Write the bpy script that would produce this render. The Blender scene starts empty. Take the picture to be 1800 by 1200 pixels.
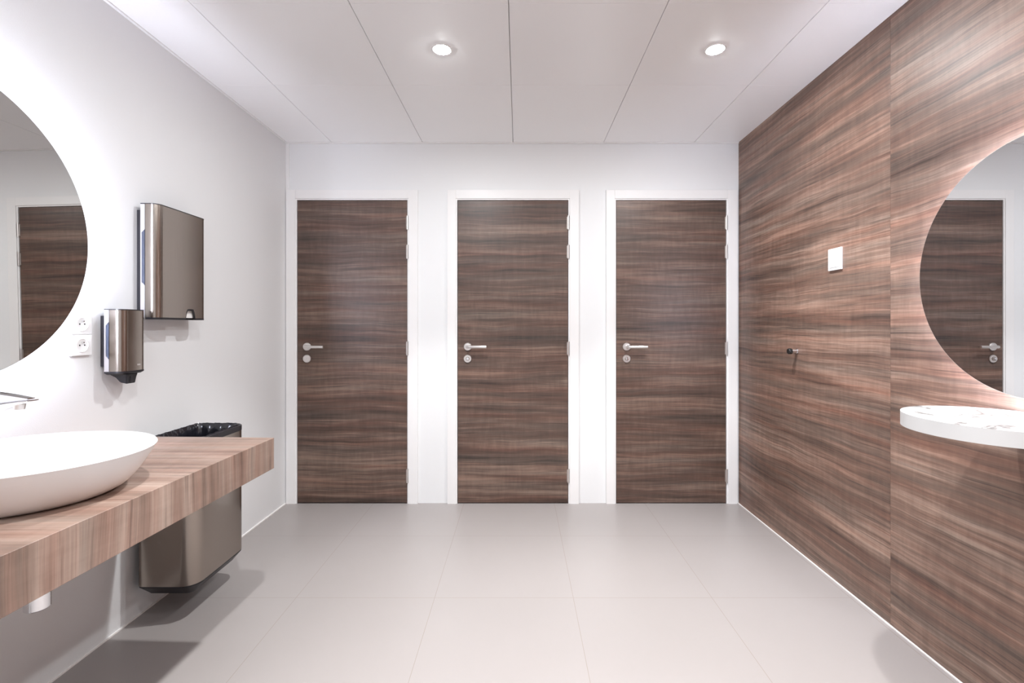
import bpy, bmesh, math, random
from mathutils import Vector, Matrix
random.seed(7)
sc = bpy.context.scene
PI = math.pi

# ------------------------------------------------------------------ camera
F = 830.0                                  # focal length in pixels of an 1800 px wide frame
cam_d = bpy.data.cameras.new('camera')
cam_d.sensor_width = 36.0
cam_d.lens = F / 1800 * 36.0
cam_d.shift_x = -12 / 1800
cam_d.shift_y = -27 / 1800
cam_d.clip_start = 0.02
cam = bpy.data.objects.new('camera', cam_d)
cam.location = (0, 0, 1.187)
cam.rotation_euler = (PI / 2, 0, 0)
sc.collection.objects.link(cam)
sc.camera = cam

# ------------------------------------------------------------------ world and exposure
world = bpy.data.worlds.new('world')
world.use_nodes = True
world.node_tree.nodes['Background'].inputs[0].default_value = (0.9, 0.9, 1, 1)
world.node_tree.nodes['Background'].inputs[1].default_value = 0.15
sc.world = world
sc.view_settings.view_transform = 'Standard'
sc.view_settings.look = 'None'
sc.view_settings.exposure = -0.05
sc.view_settings.gamma = 1.0
sc.view_settings.use_curve_mapping = False
sc.cycles.max_bounces = 16
sc.cycles.diffuse_bounces = 10
sc.cycles.glossy_bounces = 8
sc.cycles.use_denoising = True
sc.cycles.sample_clamp_indirect = 6.0
sc.cycles.caustics_reflective = False

SPOT_W = 92.0         # W of each recessed downlight
SPOT_COL = (0.985, 0.98, 0.975)
GLOW_L, GLOW_R = 150.0, 155.0   # LED ring strengths of the two mirrors
GLOW_COL = (0.80, 0.84, 1.0)
LENS_E = 1120.0

# ------------------------------------------------------------------ room numbers (metres; camera at y = 0 looking along +y)
XL, XR = -1.561, 1.473
YB, YF = 3.168, -1.6
H = 2.416
EYE = 1.187

# ================================================================== materials
def new_mat(name):
    m = bpy.data.materials.new(name)
    m.use_nodes = True
    return m, m.node_tree, m.node_tree.nodes['Principled BSDF']

def plain(name, col, rough=0.5, metal=0.0, spec=0.5, coat=0.0, bump=None, aniso=0.0):
    m, nt, b = new_mat(name)
    b.inputs['Base Color'].default_value = (*col, 1)
    b.inputs['Roughness'].default_value = rough
    b.inputs['Metallic'].default_value = metal
    b.inputs['Specular IOR Level'].default_value = spec
    b.inputs['Coat Weight'].default_value = coat
    b.inputs['Anisotropic'].default_value = aniso
    if bump:
        scale, strength, dist = bump
        geo = nt.nodes.new('ShaderNodeNewGeometry')
        n = nt.nodes.new('ShaderNodeTexNoise')
        n.inputs['Scale'].default_value = scale
        n.inputs['Detail'].default_value = 3
        nt.links.new(geo.outputs['Position'], n.inputs['Vector'])
        bp = nt.nodes.new('ShaderNodeBump')
        bp.inputs['Strength'].default_value = strength
        bp.inputs['Distance'].default_value = dist
        nt.links.new(n.outputs['Fac'], bp.inputs['Height'])
        nt.links.new(bp.outputs['Normal'], b.inputs['Normal'])
    return m

def emit(name, col, strength):
    m = bpy.data.materials.new(name)
    m.use_nodes = True
    nt = m.node_tree
    nt.nodes.clear()
    e = nt.nodes.new('ShaderNodeEmission')
    e.inputs[0].default_value = (*col, 1)
    e.inputs[1].default_value = strength
    o = nt.nodes.new('ShaderNodeOutputMaterial')
    nt.links.new(e.outputs[0], o.inputs[0])
    return m

def math_node(nt, op, a, b=None, clamp=False):
    n = nt.nodes.new('ShaderNodeMath')
    n.operation = op
    n.use_clamp = clamp
    for i, v in enumerate((a, b)):
        if v is None:
            continue
        if isinstance(v, (int, float)):
            n.inputs[i].default_value = v
        else:
            nt.links.new(v, n.inputs[i])
    return n.outputs[0]

def wood(name, mode, seed, dark, mid, light, rough=0.42, gain=1.0, contrast=1.0):
    """Laminate with the grain along one direction.
    mode 'x': grain along x, across z.  'y': grain along y, across z.  'counter': grain along x+z, across y."""
    m, nt, b = new_mat(name)
    L = nt.links
    geo = nt.nodes.new('ShaderNodeNewGeometry')
    sep = nt.nodes.new('ShaderNodeSeparateXYZ')
    L.new(geo.outputs['Position'], sep.inputs[0])
    x, y, z = sep.outputs
    if mode == 'x':
        u, v = x, z
    elif mode == 'y':
        u, v = y, z
    else:
        u, v = math_node(nt, 'ADD', x, z), y
    def noise(su, sv, detail, off, rough_=0.6, dist=0.0, vv=None):
        c = nt.nodes.new('ShaderNodeCombineXYZ')
        L.new(math_node(nt, 'MULTIPLY', u, su), c.inputs[0])
        L.new(math_node(nt, 'MULTIPLY', v if vv is None else vv, sv), c.inputs[1])
        c.inputs[2].default_value = off + seed * 7.31
        n = nt.nodes.new('ShaderNodeTexNoise')
        n.inputs['Scale'].default_value = 1
        n.inputs['Detail'].default_value = detail
        n.inputs['Roughness'].default_value = rough_
        n.inputs['Distortion'].default_value = dist
        L.new(c.outputs[0], n.inputs['Vector'])
        return n.outputs['Fac']
    warp = noise(1.6, 3.0, 2, 11.0)
    vw = math_node(nt, 'ADD', v, math_node(nt, 'MULTIPLY', warp, 0.045))
    w2 = noise(9.0, 30.0, 2, 15.0)
    vw = math_node(nt, 'ADD', vw, math_node(nt, 'MULTIPLY', w2, 0.003))
    broad = noise(0.9, 11.0, 3, 1.0, 0.5, 0.0, vw)
    band = noise(1.6, 42.0, 4, 2.0, 0.6, 0.0, vw)
    fine = noise(4.0, 210.0, 3, 3.0, 0.65, 0.0, vw)
    cross = noise(38.0, 7.0, 3, 4.0, 0.6)
    s = math_node(nt, 'MULTIPLY', broad, 0.36 * 1.25)
    s = math_node(nt, 'ADD', s, math_node(nt, 'MULTIPLY', band, 0.34 * 1.25))
    s = math_node(nt, 'ADD', s, math_node(nt, 'MULTIPLY', fine, 0.22 * 1.1))
    s = math_node(nt, 'ADD', s, math_node(nt, 'MULTIPLY', cross, 0.10 * 1.1))
    # centre on 0.5 and stretch
    tot = (0.36 + 0.34) * 1.25 + 0.32 * 1.1
    s = math_node(nt, 'MULTIPLY', math_node(nt, 'SUBTRACT', s, tot * 0.5), 2.6 * contrast)
    s = math_node(nt, 'ADD', s, 0.5, True)
    cr = nt.nodes.new('ShaderNodeValToRGB')
    e = cr.color_ramp.elements
    e[0].position, e[0].color = 0.0, (*[c * gain for c in dark], 1)
    e[1].position, e[1].color = 1.0, (*[c * gain for c in light], 1)
    k = cr.color_ramp.elements.new(0.5)
    k.color = (*[c * gain for c in mid], 1)
    L.new(s, cr.inputs[0])
    # hue drift between red-brown and grey-brown streaks
    hue = noise(1.1, 24.0, 3, 6.0, 0.6, 0.0, vw)
    hs = nt.nodes.new('ShaderNodeHueSaturation')
    L.new(cr.outputs[0], hs.inputs['Color'])
    L.new(math_node(nt, 'ADD', math_node(nt, 'MULTIPLY', math_node(nt, 'SUBTRACT', hue, 0.5), 0.9), 1.0), hs.inputs['Saturation'])
    L.new(math_node(nt, 'ADD', math_node(nt, 'MULTIPLY', math_node(nt, 'SUBTRACT', hue, 0.5), -0.04), 0.5), hs.inputs['Hue'])
    # thin dark pores
    pore = noise(2.2, 95.0, 2, 8.0, 0.5, 0.0, vw)
    p = nt.nodes.new('ShaderNodeMapRange')
    p.inputs[1].default_value, p.inputs[2].default_value = 0.60, 0.70
    p.inputs[3].default_value, p.inputs[4].default_value = 1.0, 0.62
    L.new(pore, p.inputs[0])
    mul = nt.nodes.new('ShaderNodeVectorMath')
    mul.operation = 'SCALE'
    L.new(hs.outputs[0], mul.inputs[0])
    L.new(p.outputs[0], mul.inputs['Scale'])
    L.new(mul.outputs[0], b.inputs['Base Color'])
    b.inputs['Roughness'].default_value = rough
    bp = nt.nodes.new('ShaderNodeBump')
    bp.inputs['Strength'].default_value = 0.25
    bp.inputs['Distance'].default_value = 0.0008
    L.new(fine, bp.inputs['Height'])
    L.new(bp.outputs['Normal'], b.inputs['Normal'])
    return m

W_DARK, W_MID, W_LIGHT = (0.052, 0.033, 0.026), (0.150, 0.092, 0.070), (0.330, 0.218, 0.168)

def tile_floor():
    m, nt, b = new_mat('floor_tiles')
    L = nt.links
    geo = nt.nodes.new('ShaderNodeNewGeometry')
    sep = nt.nodes.new('ShaderNodeSeparateXYZ')
    L.new(geo.outputs['Position'], sep.inputs[0])
    S = 0.606
    def joint(c, off):
        t = math_node(nt, 'DIVIDE', math_node(nt, 'SUBTRACT', c, off), S)
        f = math_node(nt, 'FRACT', t)
        d = math_node(nt, 'SUBTRACT', 0.5, math_node(nt, 'ABSOLUTE', math_node(nt, 'SUBTRACT', f, 0.5)))
        return d, math_node(nt, 'FLOOR', t)
    dx, ix = joint(sep.outputs[0], -0.368)
    dy, iy = joint(sep.outputs[1], 2.065)
    d = math_node(nt, 'MULTIPLY', math_node(nt, 'MINIMUM', dx, dy), S)
    j = math_node(nt, 'LESS_THAN', d, 0.0011)
    comb = nt.nodes.new('ShaderNodeCombineXYZ')
    L.new(ix, comb.inputs[0]); L.new(iy, comb.inputs[1])
    wn = nt.nodes.new('ShaderNodeTexWhiteNoise')
    L.new(comb.outputs[0], wn.inputs['Vector'])
    n = nt.nodes.new('ShaderNodeTexNoise')
    n.inputs['Scale'].default_value = 2.2
    n.inputs['Detail'].default_value = 4
    L.new(geo.outputs['Position'], n.inputs['Vector'])
    f = math_node(nt, 'ADD', math_node(nt, 'MULTIPLY', wn.outputs['Value'], 0.3), math_node(nt, 'MULTIPLY', n.outputs['Fac'], 0.7))
    mx = nt.nodes.new('ShaderNodeMix'); mx.data_type = 'RGBA'
    L.new(f, mx.inputs[0])
    mx.inputs[6].default_value = (0.318, 0.292, 0.284, 1)
    mx.inputs[7].default_value = (0.340, 0.313, 0.306, 1)
    m2 = nt.nodes.new('ShaderNodeMix'); m2.data_type = 'RGBA'
    L.new(j, m2.inputs[0])
    L.new(mx.outputs[2], m2.inputs[6])
    m2.inputs[7].default_value = (0.26, 0.225, 0.20, 1)
    L.new(m2.outputs[2], b.inputs['Base Color'])
    b.inputs['Roughness'].default_value = 0.38
    b.inputs['Specular IOR Level'].default_value = 0.4
    return m

def marble():
    m, nt, b = new_mat('white_marble')
    L = nt.links
    geo = nt.nodes.new('ShaderNodeNewGeometry')
    n = nt.nodes.new('ShaderNodeTexNoise')
    n.inputs['Scale'].default_value = 7
    n.inputs['Detail'].default_value = 5
    n.inputs['Distortion'].default_value = 1.6
    L.new(geo.outputs['Position'], n.inputs['Vector'])
    cr = nt.nodes.new('ShaderNodeValToRGB')
    e = cr.color_ramp.elements
    e[0].position, e[0].color = 0.0, (0.62, 0.62, 0.62, 1)
    e[1].position, e[1].color = 1.0, (0.62, 0.62, 0.62, 1)
    for p_, c_ in ((0.545, 0.60), (0.595, 0.12), (0.64, 0.60)):
        k = cr.color_ramp.elements.new(p_); k.color = (c_, c_, c_ * 1.01, 1)
    L.new(n.outputs['Fac'], cr.inputs[0])
    L.new(cr.outputs[0], b.inputs['Base Color'])
    b.inputs['Roughness'].default_value = 0.3
    return m

def brushed(name, col, rough):
    m, nt, b = new_mat(name)
    L = nt.links
    geo = nt.nodes.new('ShaderNodeNewGeometry')
    mp = nt.nodes.new('ShaderNodeMapping')
    mp.inputs['Scale'].default_value = (900, 900, 3)
    L.new(geo.outputs['Position'], mp.inputs[0])
    n = nt.nodes.new('ShaderNodeTexNoise')
    n.inputs['Scale'].default_value = 1
    n.inputs['Detail'].default_value = 2
    L.new(mp.outputs[0], n.inputs['Vector'])
    mr = nt.nodes.new('ShaderNodeMapRange')
    mr.inputs[3].default_value, mr.inputs[4].default_value = rough - 0.06, rough + 0.06
    L.new(n.outputs['Fac'], mr.inputs[0])
    L.new(mr.outputs[0], b.inputs['Roughness'])
    b.inputs['Base Color'].default_value = (*col, 1)
    b.inputs['Metallic'].default_value = 1
    return m

M = {}
M['wall'] = plain('white_wall_paint', (0.77, 0.775, 0.785), 0.6, spec=0.3, bump=(260, 0.12, 0.002))
M['wall_back'] = plain('white_smooth_paint', (0.81, 0.82, 0.83), 0.5, spec=0.3)
M['ceil'] = plain('ceiling_metal_panel', (0.93, 0.93, 0.935), 0.34, spec=0.5)
M['frame'] = plain('white_lacquer', (0.84, 0.835, 0.835), 0.4)
M['seal'] = plain('white_silicone', (0.86, 0.84, 0.83), 0.5)
M['floor'] = tile_floor()
M['door_wood'] = [wood('door_laminate_%s' % n, 'x', s, W_DARK, W_MID, W_LIGHT, 0.40, 0.72, 1.15)
                  for n, s in (('a', 1), ('b', 2), ('c', 3))]
M['wall_wood'] = [wood('wall_laminate_%s' % n, 'y', s, W_DARK, W_MID, W_LIGHT, 0.45, 1.22, 1.1) for n, s in (('far', 4), ('near', 5))]
M['counter'] = wood('counter_laminate', 'counter', 6, (0.12, 0.078, 0.060), (0.25, 0.168, 0.133), (0.42, 0.305, 0.250), 0.45)
M['dark_edge'] = plain('dark_laminate_edge', (0.03, 0.02, 0.018), 0.6)
M['satin'] = plain('satin_steel', (0.82, 0.79, 0.77), 0.28, 1.0)
M['steel'] = brushed('brushed_steel', (0.35, 0.305, 0.27), 0.20)
M['steel_side'] = plain('pale_steel_side', (0.62, 0.60, 0.61), 0.35, 0.8)
M['chrome'] = plain('chrome', (0.86, 0.86, 0.88), 0.05, 1.0)
M['black'] = plain('black_plastic', (0.012, 0.011, 0.014), 0.35)
M['bag'] = plain('black_bag', (0.010, 0.010, 0.014), 0.16, coat=0.3)
M['window'] = plain('smoked_blue_window', (0.05, 0.058, 0.085), 0.12, spec=0.8)
M['ceramic'] = plain('white_ceramic', (0.82, 0.815, 0.82), 0.38, spec=0.4)
M['plastic'] = plain('white_plastic', (0.85, 0.85, 0.86), 0.3)
M['hole'] = plain('socket_hole', (0.02, 0.02, 0.02), 0.5)
M['mirror_left'] = plain('mirror_silver', (0.60, 0.597, 0.585), 0.0, 1.0)
M['mirror_right'] = plain('mirror_silver_bright', (0.74, 0.745, 0.76), 0.0, 1.0)
M['glass_edge'] = plain('mirror_glass_edge', (0.52, 0.56, 0.54), 0.25)
M['marble'] = marble()
M['stone_edge'] = plain('white_stone_edge', (0.60, 0.60, 0.60), 0.35)
M['paper'] = plain('folded_paper', (0.80, 0.79, 0.78), 0.8)
M['rubber'] = plain('black_rubber', (0.01, 0.009, 0.009), 0.5)
M['lens'] = emit('downlight_lens', (0.96, 0.985, 1.0), LENS_E)
M['led_left'] = emit('led_strip_cool', GLOW_COL, GLOW_L)
M['led_right'] = emit('led_strip_cool_soft', GLOW_COL, GLOW_R)

# ================================================================== mesh helpers
def link(name, me, mat, parent=None):
    o = bpy.data.objects.new(name, me)
    sc.collection.objects.link(o)
    for m_ in (mat if isinstance(mat, (list, tuple)) else [mat]):
        me.materials.append(m_)
    if parent:
        o.parent = parent
        # parts are modelled in room coordinates; only the thing's Empty is placed
        o.matrix_parent_inverse = Matrix.Translation(-parent.location) if parent.parent is None else Matrix.Identity(4)
    return o

# (things sit at their base; parts and sub-parts keep room coordinates)

def obj(name, bm, mat, parent=None, smooth=False, angle=35):
    me = bpy.data.meshes.new(name)
    bmesh.ops.recalc_face_normals(bm, faces=bm.faces)
    bm.to_mesh(me)
    bm.free()
    if smooth:
        for p in me.polygons:
            p.use_smooth = True
        try:
            me.set_sharp_from_angle(angle=math.radians(angle))
        except Exception:
            pass
    return link(name, me, mat, parent)

def tag(o, label, cat=None, group=None, kind=None):
    o['label'] = label
    if cat: o['category'] = cat
    if group: o['group'] = group
    if kind: o['kind'] = kind
    return o

def thing(name, loc, label, cat, group=None, kind=None):
    o = bpy.data.objects.new(name, None)
    o.empty_display_size = 0.05
    sc.collection.objects.link(o)
    o.location = loc
    return tag(o, label, cat, group, kind)

def box(bm, x0, x1, y0, y1, z0, z1, bev=0.0):
    r = bmesh.ops.create_cube(bm, size=1.0)
    vs = r['verts']
    for v in vs:
        v.co = Vector((x0 if v.co.x < 0 else x1, y0 if v.co.y < 0 else y1, z0 if v.co.z < 0 else z1))
    if bev > 0:
        es = list({e for v in vs for e in v.link_edges})
        bmesh.ops.bevel(bm, geom=es, offset=bev, segments=2, profile=0.6, affect='EDGES')

def cyl(bm, p0, p1, r0, r1=None, seg=40, caps=True):
    p0, p1 = Vector(p0), Vector(p1)
    r1 = r0 if r1 is None else r1
    d = (p1 - p0)
    q = d.to_track_quat('Z', 'Y')
    ring = lambda p, r: [bm.verts.new(p + q @ Vector((r * math.cos(2 * PI * i / seg), r * math.sin(2 * PI * i / seg), 0))) for i in range(seg)]
    a, b_ = ring(p0, r0), ring(p1, r1)
    for i in range(seg):
        bm.faces.new((a[i], a[(i + 1) % seg], b_[(i + 1) % seg], b_[i]))
    if caps:
        bm.faces.new(a[::-1]); bm.faces.new(b_)

def revolve(bm, origin, axis, prof, seg=64):
    """prof: list of (radius, distance along axis)."""
    origin = Vector(origin)
    q = Vector(axis).to_track_quat('Z', 'Y')
    rings = []
    for r, h in prof:
        if r < 1e-6:
            rings.append([bm.verts.new(origin + q @ Vector((0, 0, h)))])
        else:
            rings.append([bm.verts.new(origin + q @ Vector((r * math.cos(2 * PI * i / seg), r * math.sin(2 * PI * i / seg), h))) for i in range(seg)])
    bridge(bm, rings)

def bridge(bm, rings):
    for a, b_ in zip(rings, rings[1:]):
        n = max(len(a), len(b_))
        for i in range(n):
            j = (i + 1) % n
            if len(a) == 1 and len(b_) == 1:
                continue
            if len(a) == 1:
                bm.faces.new((a[0], b_[j], b_[i]))
            elif len(b_) == 1:
                bm.faces.new((a[i], a[j], b_[0]))
            else:
                bm.faces.new((a[i], a[j], b_[j], b_[i]))

def rrect(x0, x1, y0, y1, rs, seg=10):
    """rounded rectangle outline, rs = radii of corners (x0y0, x1y0, x1y1, x0y1)"""
    out = []
    cs = [(x0, y0, 180, 1, 1), (x1, y0, 270, -1, 1), (x1, y1, 0, -1, -1), (x0, y1, 90, 1, -1)]
    for (cx, cy, a0, sx, sy), r in zip(cs, rs):
        if r <= 0:
            out.append((cx, cy)); continue
        ox, oy = cx + sx * r, cy + sy * r
        for i in range(seg + 1):
            a = math.radians(a0 + 90 * i / seg)
            out.append((ox + r * math.cos(a), oy + r * math.sin(a)))
    return out

def extrude_loops(bm, loops, cap0=True, cap1=True):
    """loops: list of lists of 3-tuples with same count"""
    rings = [[bm.verts.new(p) for p in l] for l in loops]
    bridge(bm, rings)
    if cap0: bm.faces.new(rings[0][::-1])
    if cap1: bm.faces.new(rings[-1])
    return rings

def prism(bm, outline, z0, z1):
    extrude_loops(bm, [[(x, y, z0) for x, y in outline], [(x, y, z1) for x, y in outline]])

# ================================================================== the room
def struct(name, bm, mat, label, cat, parent=None, **k):
    o = obj(name, bm, mat, parent, **k)
    if parent is None:
        tag(o, label, cat, kind='structure')
    return o

bm = bmesh.new(); box(bm, XL - 0.1, XR + 0.1, YF - 0.1, YB + 0.5, -0.1, 0)
struct('floor', bm, M['floor'], 'pale greige floor of large square tiles with thin joints', 'floor')

bm = bmesh.new(); box(bm, XL - 0.12, XL, YF - 0.1, YB + 0.1, 0, H + 0.1)
struct('wall_left', bm, M['wall'], 'plain white wall behind the washbasin and the steel dispensers', 'wall')
bm = bmesh.new(); box(bm, XL, XR, YF - 0.12, YF, 0, H + 0.1)
struct('wall_front', bm, M['wall_back'], 'plain white wall facing the three doors', 'wall')

# right wall: two laminate panels over a dark core
wr = thing('wall_right', (XR, 1.0, 0), 'wall clad in dark walnut laminate with horizontal grain', 'wall', kind='structure')
bm = bmesh.new(); box(bm, XR + 0.012, XR + 0.12, YF - 0.1, YB + 0.1, 0, H + 0.1)
obj('wall_core', bm, M['dark_edge'], wr)
SEAM = 1.872
bm = bmesh.new(); box(bm, XR, XR + 0.012, SEAM + 0.0003, YB - 0.003, 0.004, H + 0.01, 0.0008)
obj('wood_panel', bm, M['wall_wood'][0], wr)
bm = bmesh.new(); box(bm, XR, XR + 0.012, -0.7, SEAM - 0.0003, 0.004, H + 0.01, 0.0008)
obj('wood_panel', bm, M['wall_wood'][1], wr)
bm = bmesh.new(); box(bm, XR, XR + 0.012, YF, -0.702, 0.004, H + 0.01, 0.0008)
obj('wood_panel', bm, M['wall_wood'][0], wr)

# ceiling: metal cassettes 60 cm wide with narrow joints
PW = 0.606
jx = [-0.645 + PW * k for k in range(-1, 4)]
jx = [XL] + [x for x in jx if XL < x < XR] + [XR]
jy = [YB, 2.411, 1.799, 1.19, 0.58, -0.03, -0.64, -1.25, YF]
bm = bmesh.new()
for xa, xb in zip(jx, jx[1:]):
    for yb_, ya in zip(jy, jy[1:]):
        box(bm, xa + 0.0016, xb - 0.0016, ya + 0.0007, yb_ - 0.0007, H, H + 0.02, 0.0012)
box(bm, XL - 0.1, XR + 0.1, YF - 0.1, YB + 0.1, H + 0.021, H + 0.1)
struct('ceiling', bm, M['ceil'], 'white suspended ceiling of square metal panels with fine joints', 'ceiling')

# white sealing strips
bm = bmesh.new(); box(bm, XL, XL + 0.006, YF, YB, 0, 0.006)
struct('trim_1', bm, M['seal'], 'thin white seal where the white wall behind the basin meets the floor', 'trim')
bm = bmesh.new(); box(bm, XR - 0.006, XR, YF, YB, 0, 0.004)
struct('trim_2', bm, M['seal'], 'thin white seal where the walnut wall meets the floor', 'trim')
bm = bmesh.new(); box(bm, XL, XL + 0.022, YB - 0.006, YB, 0.0, H, 0.001)
struct('trim_3', bm, M['frame'], 'slim white upright corner strip beside the door nearest the basin', 'trim')
bm = bmesh.new(); box(bm, XL, XR, YB - 0.012, YB, H - 0.006, H, 0.001)
struct('trim_4', bm, M['frame'], 'thin white edge strip between ceiling and door wall', 'trim')
bm = bmesh.new(); box(bm, XL, XL + 0.012, YF, YB - 0.012, H - 0.006, H, 0.001)
struct('trim_5', bm, M['frame'], 'thin white edge strip between ceiling and basin wall', 'trim')

# back wall with three door openings
S = F / YB
px = lambda p: (p - 912) / S
DT = EYE + (573 - 353) / S                     # top of the door leaves
doors = [(524, 716, 505, 735), (805, 998, 787, 1017), (1083, 1275, 1065, 1294.5)]
WT = 0.12
bm = bmesh.new()
edge = XL - 0.1
for a, b_, fa, fb in doors:
    box(bm, edge, px(a) - 0.022, YB, YB + WT, 0, DT + 0.022)
    edge = px(b_) + 0.022
box(bm, edge, XR + 0.1, YB, YB + WT, 0, DT + 0.022)
box(bm, XL - 0.1, XR + 0.1, YB, YB + WT, DT + 0.022, H + 0.1)
struct('wall_back', bm, M['wall_back'], 'smooth white wall holding the three wooden doors', 'wall')

door_labels = ['walnut-grained door next to the white basin wall, its lock plate dull',
               'walnut-grained door in the middle, between the two other doors',
               'walnut-grained door in the corner against the walnut wall']
for i, (a, b_, fa, fb) in enumerate(doors):
    x0, x1, f0, f1 = px(a), px(b_), px(fa), px(fb)
    yl = YB - 0.008                            # front of the leaf
    d = thing('door_%d' % (i + 1), ((x0 + x1) / 2, YB, 0), door_labels[i], 'door', kind='structure')
    bm = bmesh.new()
    box(bm, x0, x1, yl, yl + 0.04, 0.006, DT, 0.0012)
    obj('door_leaf', bm, M['door_wood'][i], d)
    # frame: architrave and lining with a small rebate step
    bm = bmesh.new()
    yf = YB - 0.018
    for xa, xb in ((f0, x0 - 0.012), (x1 + 0.012, f1)):
        box(bm, xa, xb, yf, YB, 0, DT + 0.0695, 0.0015)
    box(bm, x0 - 0.012, x1 + 0.012, yf, YB, DT + 0.012, DT + 0.0695, 0.0015)
    for xa, xb in ((x0 - 0.0195, x0 - 0.003), (x1 + 0.003, x1 + 0.0195)):
        box(bm, xa, xb, yf + 0.006, YB + WT, 0, DT + 0.0195, 0.001)
    box(bm, x0 - 0.003, x1 + 0.003, yf + 0.006, YB + WT, DT + 0.003, DT + 0.0195, 0.001)
    # stop behind the leaf
    box(bm, x0 - 0.003, x0 + 0.015, yl + 0.042, YB + WT, 0, DT + 0.003)
    box(bm, x1 - 0.015, x1 + 0.003, yl + 0.042, YB + WT, 0, DT + 0.003)
    box(bm, x0 + 0.015, x1 - 0.015, yl + 0.042, YB + WT, DT - 0.015, DT + 0.003)
    obj('door_frame', bm, M['frame'], d)
    # hinges
    for hy in (392, 443, 612, 835):
        hz = EYE + (573 - hy) / S
        bm = bmesh.new()
        cyl(bm, (x1 + 0.003, yl - 0.006, hz - 0.042), (x1 + 0.003, yl - 0.006, hz + 0.042), 0.006, seg=16)
        cyl(bm, (x1 + 0.003, yl - 0.006, hz - 0.046), (x1 + 0.003, yl - 0.006, hz - 0.042), 0.0068, seg=16)
        cyl(bm, (x1 + 0.003, yl - 0.006, hz + 0.042), (x1 + 0.003, yl - 0.006, hz + 0.046), 0.0068, seg=16)
        box(bm, x1 - 0.006, x1 + 0.012, yl - 0.002, yl + 0.002, hz - 0.04, hz + 0.04)
        obj('hinge', bm, M['satin'], d, smooth=True)
    # lever handle
    hx = px((541, 822.5, 1101)[i]) ; hz = EYE + (573 - 609) / S
    bm = bmesh.new()
    n = 0.014
    p = [(hx, yl - 0.006, hz), (hx, yl - 0.034, hz), (hx + 0.004, yl - 0.044, hz), (hx + 0.014, yl - 0.050, hz), (hx + 0.127, yl - 0.050, hz)]
    rings = []
    for k, q in enumerate(p):
        q = Vector(q)
        t = (Vector(p[min(k + 1, len(p) - 1)]) - Vector(p[max(k - 1, 0)])).normalized()
        side = t.cross(Vector((0, 0, 1))).normalized()
        rings.append([bm.verts.new(q + side * math.cos(2 * PI * s_ / 20) * 0.0085 + Vector((0, 0, 1)) * math.sin(2 * PI * s_ / 20) * 0.0095) for s_ in range(20)])
    bridge(bm, rings); bm.faces.new(rings[0][::-1]); bm.faces.new(rings[-1])
    hd = obj('door_handle', bm, M['satin'], d, smooth=True, angle=50)
    bm = bmesh.new(); revolve(bm, (hx, yl, hz), (0, -1, 0), [(0, 0), (0.0265, 0), (0.0265, 0.006), (0.024, 0.009), (0.012, 0.0095), (0.011, 0.014), (0, 0.014)])
    obj('rosette', bm, M['satin'], hd, smooth=True)
    # lock below
    kz = EYE + (573 - 630) / S
    bm = bmesh.new(); revolve(bm, (hx - 0.0006, yl, kz), (0, -1, 0), [(0, 0), (0.0265, 0), (0.0265, 0.006), (0.024, 0.009), (0, 0.009)])
    lk = obj('lock_rosette', bm, M['satin'], d, smooth=True)
    bm = bmesh.new()
    if i == 0:
        box(bm, hx - 0.013, hx + 0.013, yl - 0.0105, yl - 0.008, kz - 0.006, kz + 0.006, 0.001)
        box(bm, hx + 0.001, hx + 0.004, yl - 0.015, yl - 0.009, kz - 0.008, kz + 0.008, 0.001)
        obj('lock_slot', bm, M['satin'], lk)
    else:
        revolve(bm, (hx, yl - 0.008, kz), (0, -1, 0), [(0.0105, 0), (0.0105, 0.012), (0.009, 0.015), (0, 0.016)], 32)
        obj('lock_button', bm, M['chrome'], lk, smooth=True)
        bm = bmesh.new(); revolve(bm, (hx, yl - 0.0088, kz), (0, -1, 0), [(0.0105, 0), (0.0105, 0.0006), (0.0135, 0.0006), (0.0135, 0)], 32)
        obj('lock_groove', bm, M['steel'], lk)

# ================================================================== recessed downlights
light_labels = {(0, 0): 'round recessed ceiling downlight in line with the middle door, far row',
                (1, 0): 'round recessed ceiling downlight nearer the walnut wall, far row'}
lx = (-0.342, 0.874)
ly = (2.10, 0.89, -0.32)  # last row is added out of view behind the camera to raise ambient light
for iy, y in enumerate(ly):
    for ix, x in enumerate(lx):
        lab = light_labels.get((ix, iy), 'round recessed ceiling downlight %s the far row, %s' % (('nearer the basin side,', 'nearer the walnut wall,')[ix] and ('one panel pair before', 'added unseen to lift the ambient light, well behind')[iy - 1], ('on the basin side', 'on the walnut wall side')[ix]))
        t = thing('ceiling_downlight', (x, y, H), lab, 'ceiling light', 'recessed downlights in the ceiling')
        bm = bmesh.new()
        revolve(bm, (x, y, H), (0, 0, -1), [(0.037, -0.004), (0.037, 0.0012), (0.038, 0.0018), (0.045, 0.0015), (0.047, 0.0), (0.047, -0.004)], 48)
        obj('trim_ring', bm, M['frame'], t, smooth=True)
        bm = bmesh.new()
        revolve(bm, (x, y, H), (0, 0, -1), [(0.0368, 0.0), (0.034, 0.0012), (0.028, 0.0025), (0.016, 0.0038), (0, 0.0045)], 48)
        obj('lens', bm, M['lens'], t, smooth=True)
        ld = bpy.data.lights.new('downlight_beam', 'SPOT')
        ld.energy = SPOT_W
        ld.color = SPOT_COL
        ld.spot_size = math.radians(86)
        ld.spot_blend = 0.45
        ld.shadow_soft_size = 0.022
        lo = bpy.data.objects.new('downlight_beam', ld)
        sc.collection.objects.link(lo)
        lo.parent = t
        lo.location = (0, 0, -0.034)

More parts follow.
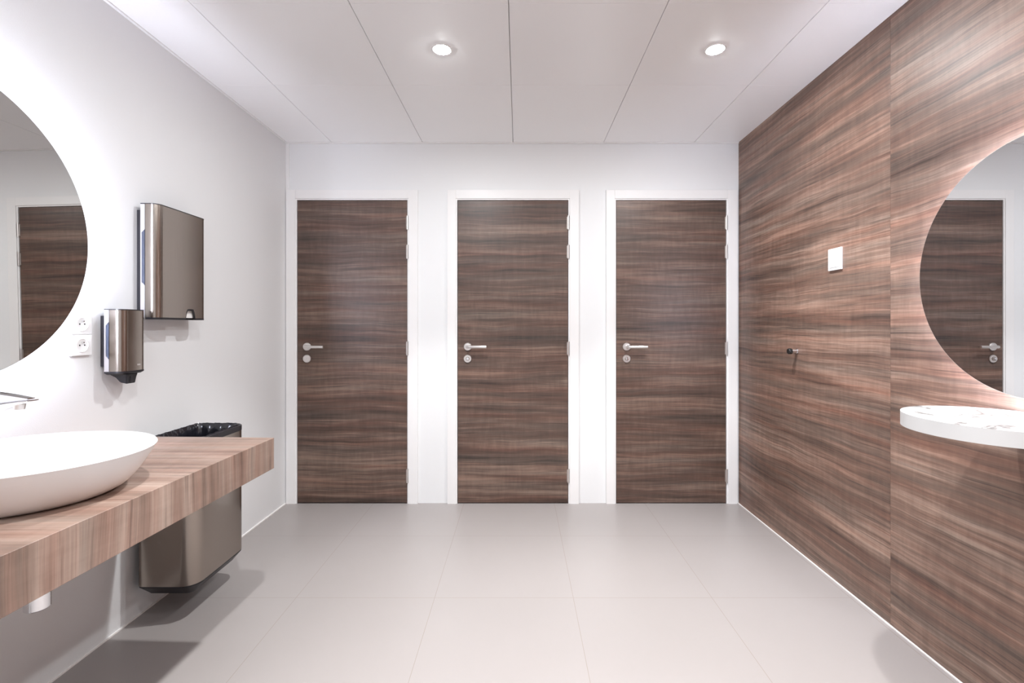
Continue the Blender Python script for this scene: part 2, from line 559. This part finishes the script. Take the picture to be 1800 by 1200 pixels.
# ================================================================== left side: counter, basin, tap
bm = bmesh.new()
top = [(-0.964, 1.860), (-1.003, 0.35), (XL, 0.35), (XL, 1.884)]
extrude_loops(bm, [[(x, y, 0.628) for x, y in top], [(x, y, 0.748) for x, y in top]])
bmesh.ops.bevel(bm, geom=[e for e in bm.edges], offset=0.0009, segments=1, affect='EDGES')
tag(obj('washbasin_counter', bm, M['counter'], None), 'thick wall-hung counter of light walnut laminate carrying the white basin', 'counter')

t = thing('washbasin', (-1.28, 1.23, 0.748), 'white oval vessel basin standing on the walnut counter', 'basin')
def ell(cx, cy, a, b_, z, n=96, p=2.0):
    out = []
    for i in range(n):
        th = 2 * PI * i / n
        c, s_ = math.cos(th), math.sin(th)
        out.append((cx + a * abs(c) ** (2 / p) * (1 if c >= 0 else -1), cy + b_ * abs(s_) ** (2 / p) * (1 if s_ >= 0 else -1), z))
    return out
BZ, RZ = 0.7485, 0.862
rc, ra = (-1.270, 1.222), (0.276, 0.250)
bc, ba = (-1.288, 1.225), (0.206, 0.180)
loops = []
loops.append(ell(bc[0], bc[1], ba[0] - 0.008, ba[1] - 0.008, BZ))
for k in range(13):
    s_ = k / 12
    w = s_ ** 0.66
    cx = bc[0] + (rc[0] - bc[0]) * w; cy = bc[1] + (rc[1] - bc[1]) * w
    a = ba[0] + (ra[0] - ba[0]) * w; b2 = ba[1] + (ra[1] - ba[1]) * w
    loops.append(ell(cx, cy, a, b2, BZ + 0.003 + (RZ - BZ - 0.006) * s_))
loops.append(ell(rc[0], rc[1], ra[0] - 0.002, ra[1] - 0.002, RZ))
ic, ia = (-1.245, 1.222), (0.241, 0.240)
loops.append(ell(ic[0], ic[1], ia[0] + 0.002, ia[1] + 0.001, RZ))
for k in range(1, 11):
    s_ = k / 10
    f = math.sqrt(max(0, 1 - s_ ** 2.6)) * 0.9 + 0.1 * (1 - s_)
    f = max(f, 0.09)
    loops.append(ell(ic[0] - 0.0 * s_, ic[1], ia[0] * f, ia[1] * f, RZ - 0.003 - 0.088 * s_ ** 0.9))
bm = bmesh.new()
extrude_loops(bm, loops)
obj('bowl', bm, M['ceramic'], t, smooth=True, angle=60)
bm = bmesh.new(); revolve(bm, (ic[0], ic[1], RZ - 0.0912), (0, 0, 1), [(0.026, 0), (0.026, 0.004), (0.02, 0.006), (0, 0.007)], 32)
obj('drain', bm, M['chrome'], t, smooth=True)

t = thing('basin_tap', (-1.503, 1.222, RZ), 'chrome single-lever tap reaching over the white basin', 'tap')
def loft(bm, secs, y0, seg=24):
    rings = []
    for x, z, h, w in secs:
        rings.append([bm.verts.new((x + 0.0, y0 + w / 2 * math.copysign(abs(math.cos(2 * PI * k / seg)) ** 0.7, math.cos(2 * PI * k / seg)),
                                    z + h / 2 * math.copysign(abs(math.sin(2 * PI * k / seg)) ** 0.7, math.sin(2 * PI * k / seg)))) for k in range(seg)])
    bridge(bm, rings); bm.faces.new(rings[0][::-1]); bm.faces.new(rings[-1])
bm = bmesh.new()
revolve(bm, (-1.503, 1.222, RZ), (0, 0, 1), [(0, 0), (0.027, 0), (0.027, 0.004), (0.023, 0.006), (0.0225, 0.115), (0.020, 0.125), (0, 0.127)], 40)
obj('body', bm, M['chrome'], t, smooth=True)
bm = bmesh.new()
loft(bm, [(-1.50, 0.925, 0.040, 0.034), (-1.44, 0.944, 0.040, 0.036), (-1.39, 0.962, 0.036, 0.038), (-1.345, 0.977, 0.028, 0.040), (-1.315, 0.985, 0.018, 0.040), (-1.285, 0.991, 0.012, 0.038), (-1.262, 0.994, 0.007, 0.034), (-1.257, 0.995, 0.003, 0.030)], 1.222)
sp = obj('spout', bm, M['chrome'], t, smooth=True)
bm = bmesh.new(); cyl(bm, (-1.292, 1.222, 0.987), (-1.294, 1.222, 0.973), 0.0125, 0.0115, 32)
obj('aerator', bm, M['satin'], sp, smooth=True)
bm = bmesh.new()
loft(bm, [(-1.525, 1.000, 0.020, 0.040), (-1.48, 1.010, 0.016, 0.040), (-1.42, 1.0165, 0.010, 0.036), (-1.36, 1.0145, 0.008, 0.032), (-1.31, 1.008, 0.006, 0.028), (-1.27, 1.0015, 0.005, 0.024), (-1.262, 1.0, 0.003, 0.020)], 1.222)
obj('lever', bm, M['chrome'], t, smooth=True)

t = thing('drain_trap', (-1.275, 1.25, 0.44), 'chrome bottle trap under the walnut counter below the basin', 'pipe')
bm = bmesh.new()
revolve(bm, (-1.275, 1.25, 0.44), (0, 0, 1), [(0, 0), (0.024, 0.0), (0.027, 0.003), (0.027, 0.085), (0.029, 0.087), (0.029, 0.10), (0.018, 0.106), (0.016, 0.106), (0.016, 0.188), (0, 0.188)], 40)
obj('trap_body', bm, M['chrome'], t, smooth=True)
bm = bmesh.new(); cyl(bm, (-1.300, 1.25, 0.50), (XL + 0.002, 1.25, 0.50), 0.016, seg=24)
cyl(bm, (XL + 0.012, 1.25, 0.50), (XL + 0.001, 1.25, 0.50), 0.034, seg=32)
obj('waste_pipe', bm, M['chrome'], t, smooth=True)

# ================================================================== mirrors (back-lit discs)
def mirror(name, side, plane, yc, zc, R, mat, led, label, lean=0.0):
    """side -1: hangs on the left wall, +1 on the right. plane: x of the reflecting face."""
    wall = XL if side < 0 else XR
    t = thing(name, (wall, yc, zc), label, 'mirror')
    ax = (-side, 0, 0)                        # from wall into the room
    depth = abs(wall - plane)
    bm = bmesh.new()
    revolve(bm, (wall, yc, zc), ax, [(R - 0.055, 0.0), (R - 0.055, depth - 0.006), (0, depth - 0.006)], 96)
    obj('backing_box', bm, M['plastic'], t, smooth=True)
    bm = bmesh.new()
    revolve(bm, (wall, yc, zc), ax, [(R - 0.054, depth * 0.30), (R - 0.048, depth * 0.30), (R - 0.048, depth * 0.62), (R - 0.054, depth * 0.62)], 128)
    obj('led_strip', bm, led, t, smooth=True)
    # glass disc; the face may lean back a fraction of a degree
    bm = bmesh.new()
    revolve(bm, (0, 0, 0), ax, [(0, -0.006), (R - 0.001, -0.006), (R, -0.005), (R, -0.0008), (R - 0.0012, 0.0)], 160)
    bm2 = bmesh.new()
    revolve(bm2, (0, 0, 0), ax, [(R - 0.0012, 0.0), (0, 0.0)], 160)
    rot = Matrix.Rotation(lean, 4, 'Y')
    for b2 in (bm, bm2):
        bmesh.ops.transform(b2, matrix=Matrix.Translation((plane, yc, zc)) @ rot, verts=b2.verts)
    obj('glass_edge', bm, M['glass_edge'], t, smooth=True)
    obj('mirror_glass', bm2, mat, t)
mirror('round_mirror', -1, -1.502, 1.210, 1.467, 0.437, M['mirror_left'], M['led_left'],
       'large round back-lit mirror on the white wall above the basin', lean=-math.radians(0.75))
mirror('round_mirror', 1, 1.414, 1.297, 1.353, 0.370, M['mirror_right'], M['led_right'],
       'round mirror on the walnut wall above the marble shelf')

# ================================================================== marble shelf
t = thing('marble_shelf', (XR, 1.29, 0.897), 'round white marble shelf with grey veins on the walnut wall', 'shelf')
cx, cy, R = 1.300, 1.287, 0.203
pts = []
a0 = math.acos((XR - 0.0005 - cx) / R)
N = 90
for i in range(N + 1):
    a = a0 + (2 * PI - 2 * a0) * i / N
    pts.append((cx + R * math.cos(a), cy + R * math.sin(a)))
bm = bmesh.new()
rings = extrude_loops(bm, [[(x, y, 0.897) for x, y in pts], [(x, y, 0.9365) for x, y in pts]])
bmesh.ops.bevel(bm, geom=[e for e in bm.edges if abs(e.verts[0].co.z - e.verts[1].co.z) < 1e-6 and min(v.co.x for v in e.verts) < XR - 0.002], offset=0.0015, segments=2, affect='EDGES')
sh = obj('shelf_top', bm, [M['marble'], M['stone_edge']], t, smooth=True)
for p_ in sh.data.polygons:
    if abs(p_.normal.z) < 0.9:
        p_.material_index = 1

# ================================================================== wall fittings on the walnut wall
t = thing('wall_switch', (XR, 2.19, 1.496), 'small white square switch on the walnut wall above the door stop', 'switch')
bm = bmesh.new(); box(bm, XR - 0.009, XR, 2.147, 2.236, 1.447, 1.548, 0.002)
obj('cover_plate', bm, M['plastic'], t)
bm = bmesh.new(); box(bm, XR - 0.0115, XR - 0.008, 2.158, 2.225, 1.460, 1.535, 0.0012)
obj('rocker', bm, M['plastic'], t)
t = thing('door_stop', (XR, 2.5, 1.052), 'small chrome door stop with black tip on the walnut wall', 'door stop')  # wall door stop: chrome cylinder with a black rubber end
bm = bmesh.new()
revolve(bm, (XR, 2.5, 1.054), (-1, 0, 0), [(0, 0), (0.014, 0), (0.014, 0.003), (0.0105, 0.004), (0.0105, 0.030), (0, 0.030)], 32)
obj('peg', bm, M['chrome'], t, smooth=True)
bm = bmesh.new()
revolve(bm, (XR, 2.5, 1.054), (-1, 0, 0), [(0, 0.0301), (0.0145, 0.0301), (0.0155, 0.033), (0.0155, 0.045), (0.013, 0.048), (0, 0.048)], 32)
obj('rubber_tip', bm, M['rubber'], t, smooth=True)

# ================================================================== dispensers on the white wall
def dispenser(name, y0, y1, depth, z0, z1, r, label, cat, win, notch=None, nozzle=False, logo=None):
    """stainless wall dispenser; cover z0..z1, back at the white wall"""
    t = thing(name, (XL, (y0 + y1) / 2, z0), label, cat)
    xf = XL + depth
    xb = XL + 0.022
    # black housing against the wall
    bm = bmesh.new()
    prism(bm, rrect(XL, xb + 0.004, y0 + 0.010, y1 - 0.010, (0, 0, 0, 0)), z0 + 0.018, z1 - 0.022)
    obj('housing', bm, M['black'], t)
    # cover shell as a ribbon around three sides, split by a seam on each side
    seam = xb + 0.018
    def ribbon(xa, with_front):
        return [p for p in rrect(xa, xf, y0, y1, (0, r, r, 0))]
    out = ribbon(seam + 0.0012, True)
    if notch:
        ny0, ny1, nh = notch
        bm = bmesh.new()
        # front cover with an arch cut into its lower edge: columns along the outline
        dense = []
        n = len(out)
        for i in range(n - 1 + 1):
            p, q = out[i], out[(i + 1) % n]
            L_ = math.hypot(q[0] - p[0], q[1] - p[1])
            k = max(1, int(L_ / 0.003)) if abs(p[0] - xf) < 1e-6 and abs(q[0] - xf) < 1e-6 else 1
            for j in range(k):
                dense.append((p[0] + (q[0] - p[0]) * j / k, p[1] + (q[1] - p[1]) * j / k))
        def zlow(p):
            if abs(p[0] - xf) < 1e-6 and ny0 < p[1] < ny1:
                w = (ny1 - ny0) / 2; c = (ny0 + ny1) / 2
                u_ = abs(p[1] - c) / w
                return z0 + nh * (1 - max(0, (u_ - 0.5) / 0.5) ** 2.2) if u_ < 1 else z0
            return z0
        lo_ = [bm.verts.new((x, y, zlow((x, y)))) for x, y in dense]
        hi_ = [bm.verts.new((x, y, z1)) for x, y in dense]
        m_ = len(dense)
        for i in range(m_):
            j = (i + 1) % m_
            bm.faces.new((lo_[i], lo_[j], hi_[j], hi_[i]))
        bm.faces.new(hi_)
        cov = obj('cover', bm, M['steel'], t, smooth=True, angle=30)
        # dark inner body and the white paper slot seen through the arch
        bm = bmesh.new(); prism(bm, rrect(seam, xf - 0.004, y0 + 0.003, y1 - 0.003, (0, r, r, 0)), z0 + nh + 0.004, z1 - 0.003)
        obj('inner_body', bm, M['black'], t)
        bm = bmesh.new(); box(bm, seam + 0.001, xf - 0.012, ny0 - 0.05, min(ny1 + 0.05, y1 - 0.01), z0 + 0.002, z0 + nh + 0.003)
        obj('paper_towels', bm, M['paper'], t)
        # black rim along the arch and the lower edge
        bm = bmesh.new()
        rin = []
        for (x, y) in dense:
            z = zlow((x, y))
            rin.append((x, y, z))
        def off(p, o):   # inward offset toward the middle of the footprint
            cx_, cy_ = (seam + xf) / 2 - 0.01, (y0 + y1) / 2
            dx_ = -1 if abs(p[0] - xf) < 0.02 else 0
            return dx_
        a_ = [bm.verts.new((x + (0.0006 if x > seam + 0.002 else 0), y, z + 0.0005)) for x, y, z in rin]
        b_ = [bm.verts.new((x + (0.0006 if x > seam + 0.002 else 0), y, z - 0.007)) for x, y, z in rin]
        c_ = [bm.verts.new((x - (0.008 if x > seam + 0.002 else 0), y, z - 0.007)) for x, y, z in rin]
        for i in range(m_):
            j = (i + 1) % m_
            bm.faces.new((a_[i], a_[j], b_[j], b_[i])); bm.faces.new((b_[i], b_[j], c_[j], c_[i]))
        obj('bottom_rim', bm, M['black'], t)
    else:
        bm = bmesh.new(); prism(bm, out, z0, z1)
        cov = obj('cover', bm, M['steel'], t, smooth=True, angle=30)
        bm = bmesh.new()
        o0 = rrect(xb, xf + 0.0008, y0 - 0.0005, y1 + 0.0005, (0, r, r, 0))
        o1 = rrect(xb + 0.006, xf - 0.006, y0 + 0.006, y1 - 0.006, (0, r, r, 0))
        extrude_loops(bm, [[(x, y, z0 - 0.012) for x, y in o1], [(x, y, z0 - 0.006) for x, y in o0], [(x, y, z0 - 0.0005) for x, y in o0]])
        obj('bottom_rim', bm, M['black'], t)
    # rear side panel in front of the seam
    bm = bmesh.new(); prism(bm, [(xb, y0), (seam, y0), (seam, y1), (xb, y1)], z0 - 0.0005, z1 - 0.0005)
    obj('side_panel', bm, M['steel_side'], t)
    bm = bmesh.new(); prism(bm, rrect(xb, xf + 0.0006, y0 - 0.0006, y1 + 0.0006, (0, r, r, 0)), z1 + 0.0004, z1 + 0.0036)
    obj('top_rim', bm, M['black'], t)
    # window with its bevelled outline on the near side (camera side)
    wz0, wz1, xa = win
    e = 0.010
    def poly(k, yy):
        pts_ = [(seam + 0.0005, wz0 + e * 0.2 - k * 0.5), (xa - k, wz0 + e + 0.004 - k * .6), (xa - k, wz1 - e - 0.004 + k * .6), (seam + 0.0005, wz1 - e * 0.2 + k * 0.5)]
        return [(x, yy, z) for x, z in pts_]
    bm = bmesh.new(); extrude_loops(bm, [poly(0.0022, y0 - 0.0001), poly(0.0022, y0 - 0.0014)])
    fr = obj('window_frame', bm, M['chrome'], t)
    bm = bmesh.new(); extrude_loops(bm, [poly(0, y0 - 0.0012), poly(0, y0 - 0.0018)])
    obj('window_pane', bm, M['window'], fr)
    bm = bmesh.new(); box(bm, seam, seam + 0.0013, y0 - 0.0004, y0 + 0.002, z0, z1)
    obj('seam', bm, M['black'], t)
    if nozzle:
        ym = (y0 + y1) / 2
        bm = bmesh.new()
        extrude_loops(bm, [[(XL + 0.050, ym - 0.022, z0 - 0.045), (xf - 0.016, ym - 0.020, z0 - 0.050), (xf - 0.016, ym + 0.020, z0 - 0.050), (XL + 0.050, ym + 0.022, z0 - 0.045)],
                           [(XL + 0.036, ym - 0.026, z0 - 0.026), (xf - 0.014, ym - 0.024, z0 - 0.026), (xf - 0.014, ym + 0.024, z0 - 0.026), (XL + 0.036, ym + 0.026, z0 - 0.026)],
                           [(XL + 0.022, ym - 0.040, z0 - 0.012), (xf - 0.010, ym - 0.026, z0 - 0.012), (xf - 0.010, ym + 0.026, z0 - 0.012), (XL + 0.022, ym + 0.040, z0 - 0.012)]])
        bmesh.ops.bevel(bm, geom=bm.edges[:], offset=0.002, segments=2, affect='EDGES')
        nz = obj('nozzle', bm, M['black'], t)
        bm = bmesh.new(); box(bm, xf - 0.0175, xf - 0.0125, ym - 0.009, ym + 0.009, z0 - 0.044, z0 - 0.020, 0.002)
        obj('push_button', bm, M['bag'], nz)
    if logo:
        ly0, ly1, lz0, lz1 = logo
        bm = bmesh.new(); box(bm, xf, xf + 0.0006, ly0, ly1, lz0, lz1, 0.0002)
        obj('maker_mark', bm, M['satin'], t)
    return t
dispenser('paper_towel_dispenser', 1.920, 2.226, 0.090, 1.222, 1.684, 0.030,
          'tall brushed steel paper towel dispenser on the white wall', 'dispenser',
          (1.352, 1.582, XL + 0.029), notch=(2.085, 2.147, 0.040))
dispenser('soap_dispenser', 1.752, 1.870, 0.090, 1.018, 1.247, 0.028,
          'small brushed steel soap dispenser with black nozzle below the towel dispenser', 'dispenser',
          (1.062, 1.203, XL + 0.031), nozzle=True, logo=(1.820, 1.836, 1.036, 1.042))

# ================================================================== power sockets
sock_labels = ['upper white round-well power socket between mirror and soap dispenser',
               'lower white round-well power socket between mirror and soap dispenser']
zc_ = EYE + (573 - 588) * 1.68 / F
for k, dz in enumerate((0.0375, -0.0375)):
    yc, zc = 1.677, zc_ + dz
    t = thing('power_socket', (XL, yc, zc), sock_labels[k], 'socket', 'double power socket on the white wall')
    bm = bmesh.new(); box(bm, XL, XL + 0.010, yc - 0.040, yc + 0.040, zc - 0.0373, zc + 0.0373, 0.003)
    obj('cover_plate', bm, M['plastic'], t)
    bm = bmesh.new(); revolve(bm, (XL + 0.010, yc, zc), (1, 0, 0), [(0.0255, -0.0005), (0.0255, 0.002), (0.022, 0.0022), (0.0205, -0.0003 + 0.0005), (0, 0.0002)], 40)
    s_ = obj('socket_well', bm, M['ceramic'], t, smooth=True)
    bm = bmesh.new()
    for dy in (-0.0095, 0.0095):
        cyl(bm, (XL + 0.0101, yc + dy, zc), (XL + 0.0106, yc + dy, zc), 0.0028, seg=16)
    obj('pin_hole', bm, M['hole'], s_)
    bm = bmesh.new(); cyl(bm, (XL + 0.010, yc, zc + 0.010), (XL + 0.017, yc, zc + 0.010), 0.0024, seg=16)
    obj('earth_pin', bm, M['chrome'], s_, smooth=True)

# ================================================================== waste bin
t = thing('waste_bin', (XL, 2.07, 0.10), 'wall-hung brushed steel waste bin with a black bag behind the counter', 'bin')
bx0, bx1, by0, by1 = XL + 0.022, -1.300, 1.892, 2.258
R4 = (0.03, 0.060, 0.060, 0.03)
def loopz(g, z):
    return [(x, y, z) for x, y in rrect(bx0 + g, bx1 - g, by0 + g, by1 - g, tuple(max(0.008, r_ - g) for r_ in R4), 12)]
bm = bmesh.new()
rings = [[bm.verts.new(p) for p in l] for l in (loopz(0, 0.142), loopz(0, 0.700))]
bridge(bm, rings)
rings2 = [[bm.verts.new(p) for p in l] for l in (loopz(0.004, 0.142), loopz(0.004, 0.700))]
bridge(bm, rings2)
obj('body', bm, M['steel'], t, smooth=True, angle=40)
bm = bmesh.new(); extrude_loops(bm, [loopz(0.034, 0.098), loopz(0.030, 0.104), loopz(0.001, 0.136), loopz(0.001, 0.1418)])
obj('base', bm, M['black'], t, smooth=True)
bm = bmesh.new()
rr = [loopz(-0.0008, 0.7002), loopz(-0.0012, 0.7215), loopz(0.002, 0.724), loopz(0.008, 0.7235), loopz(0.010, 0.70)]
bridge(bm, [[bm.verts.new(p) for p in l] for l in rr])
obj('rim', bm, M['black'], t, smooth=True)
# liner: crumpled bag hanging inside
bm = bmesh.new()
levels = [(0.0105, 0.7225), (0.013, 0.728), (0.017, 0.722), (0.019, 0.700), (0.022, 0.66), (0.028, 0.60), (0.04, 0.50), (0.05, 0.42)]
rings = []
for k, (g, z) in enumerate(levels):
    base = loopz(g, z)
    ring = []
    n = len(base)
    # resample the outline densely
    ptsd = []
    for i in range(n):
        p, q = base[i], base[(i + 1) % n]
        L_ = math.hypot(q[0] - p[0], q[1] - p[1])
        ptsd.append((p, q, L_))
    tot = sum(a[2] for a in ptsd)
    N = 150
    acc, idx = 0.0, 0
    for s_ in range(N):
        d_ = tot * s_ / N
        while idx < n - 1 and acc + ptsd[idx][2] < d_:
            acc += ptsd[idx][2]; idx += 1
        p, q, L_ = ptsd[idx]
        f = (d_ - acc) / L_ if L_ > 1e-9 else 0
        x, y = p[0] + (q[0] - p[0]) * f, p[1] + (q[1] - p[1]) * f
        amp = 0 if k == 0 else (0.0015 if k < 3 else 0.006)
        wob = math.sin(s_ * 0.9 + k * 0.8) * 0.5 + math.sin(s_ * 2.3 + k * 1.7) * 0.35 + random.uniform(-0.25, 0.25)
        cx_, cy_ = (bx0 + bx1) / 2, (by0 + by1) / 2
        dx_, dy_ = cx_ - x, cy_ - y
        dl = math.hypot(dx_, dy_)
        ring.append(bm.verts.new((x + dx_ / dl * amp * (1 + wob), y + dy_ / dl * amp * (1 + wob), z + (0.002 * wob if 0 < k < 3 else 0))))
    rings.append(ring)
bridge(bm, rings); bm.faces.new(rings[-1])
obj('bin_bag', bm, M['bag'], t, smooth=True, angle=50)
bm = bmesh.new(); box(bm, XL, bx0 + 0.002, 1.96, 2.19, 0.30, 0.66, 0.002)
obj('wall_bracket', bm, M['black'], t)
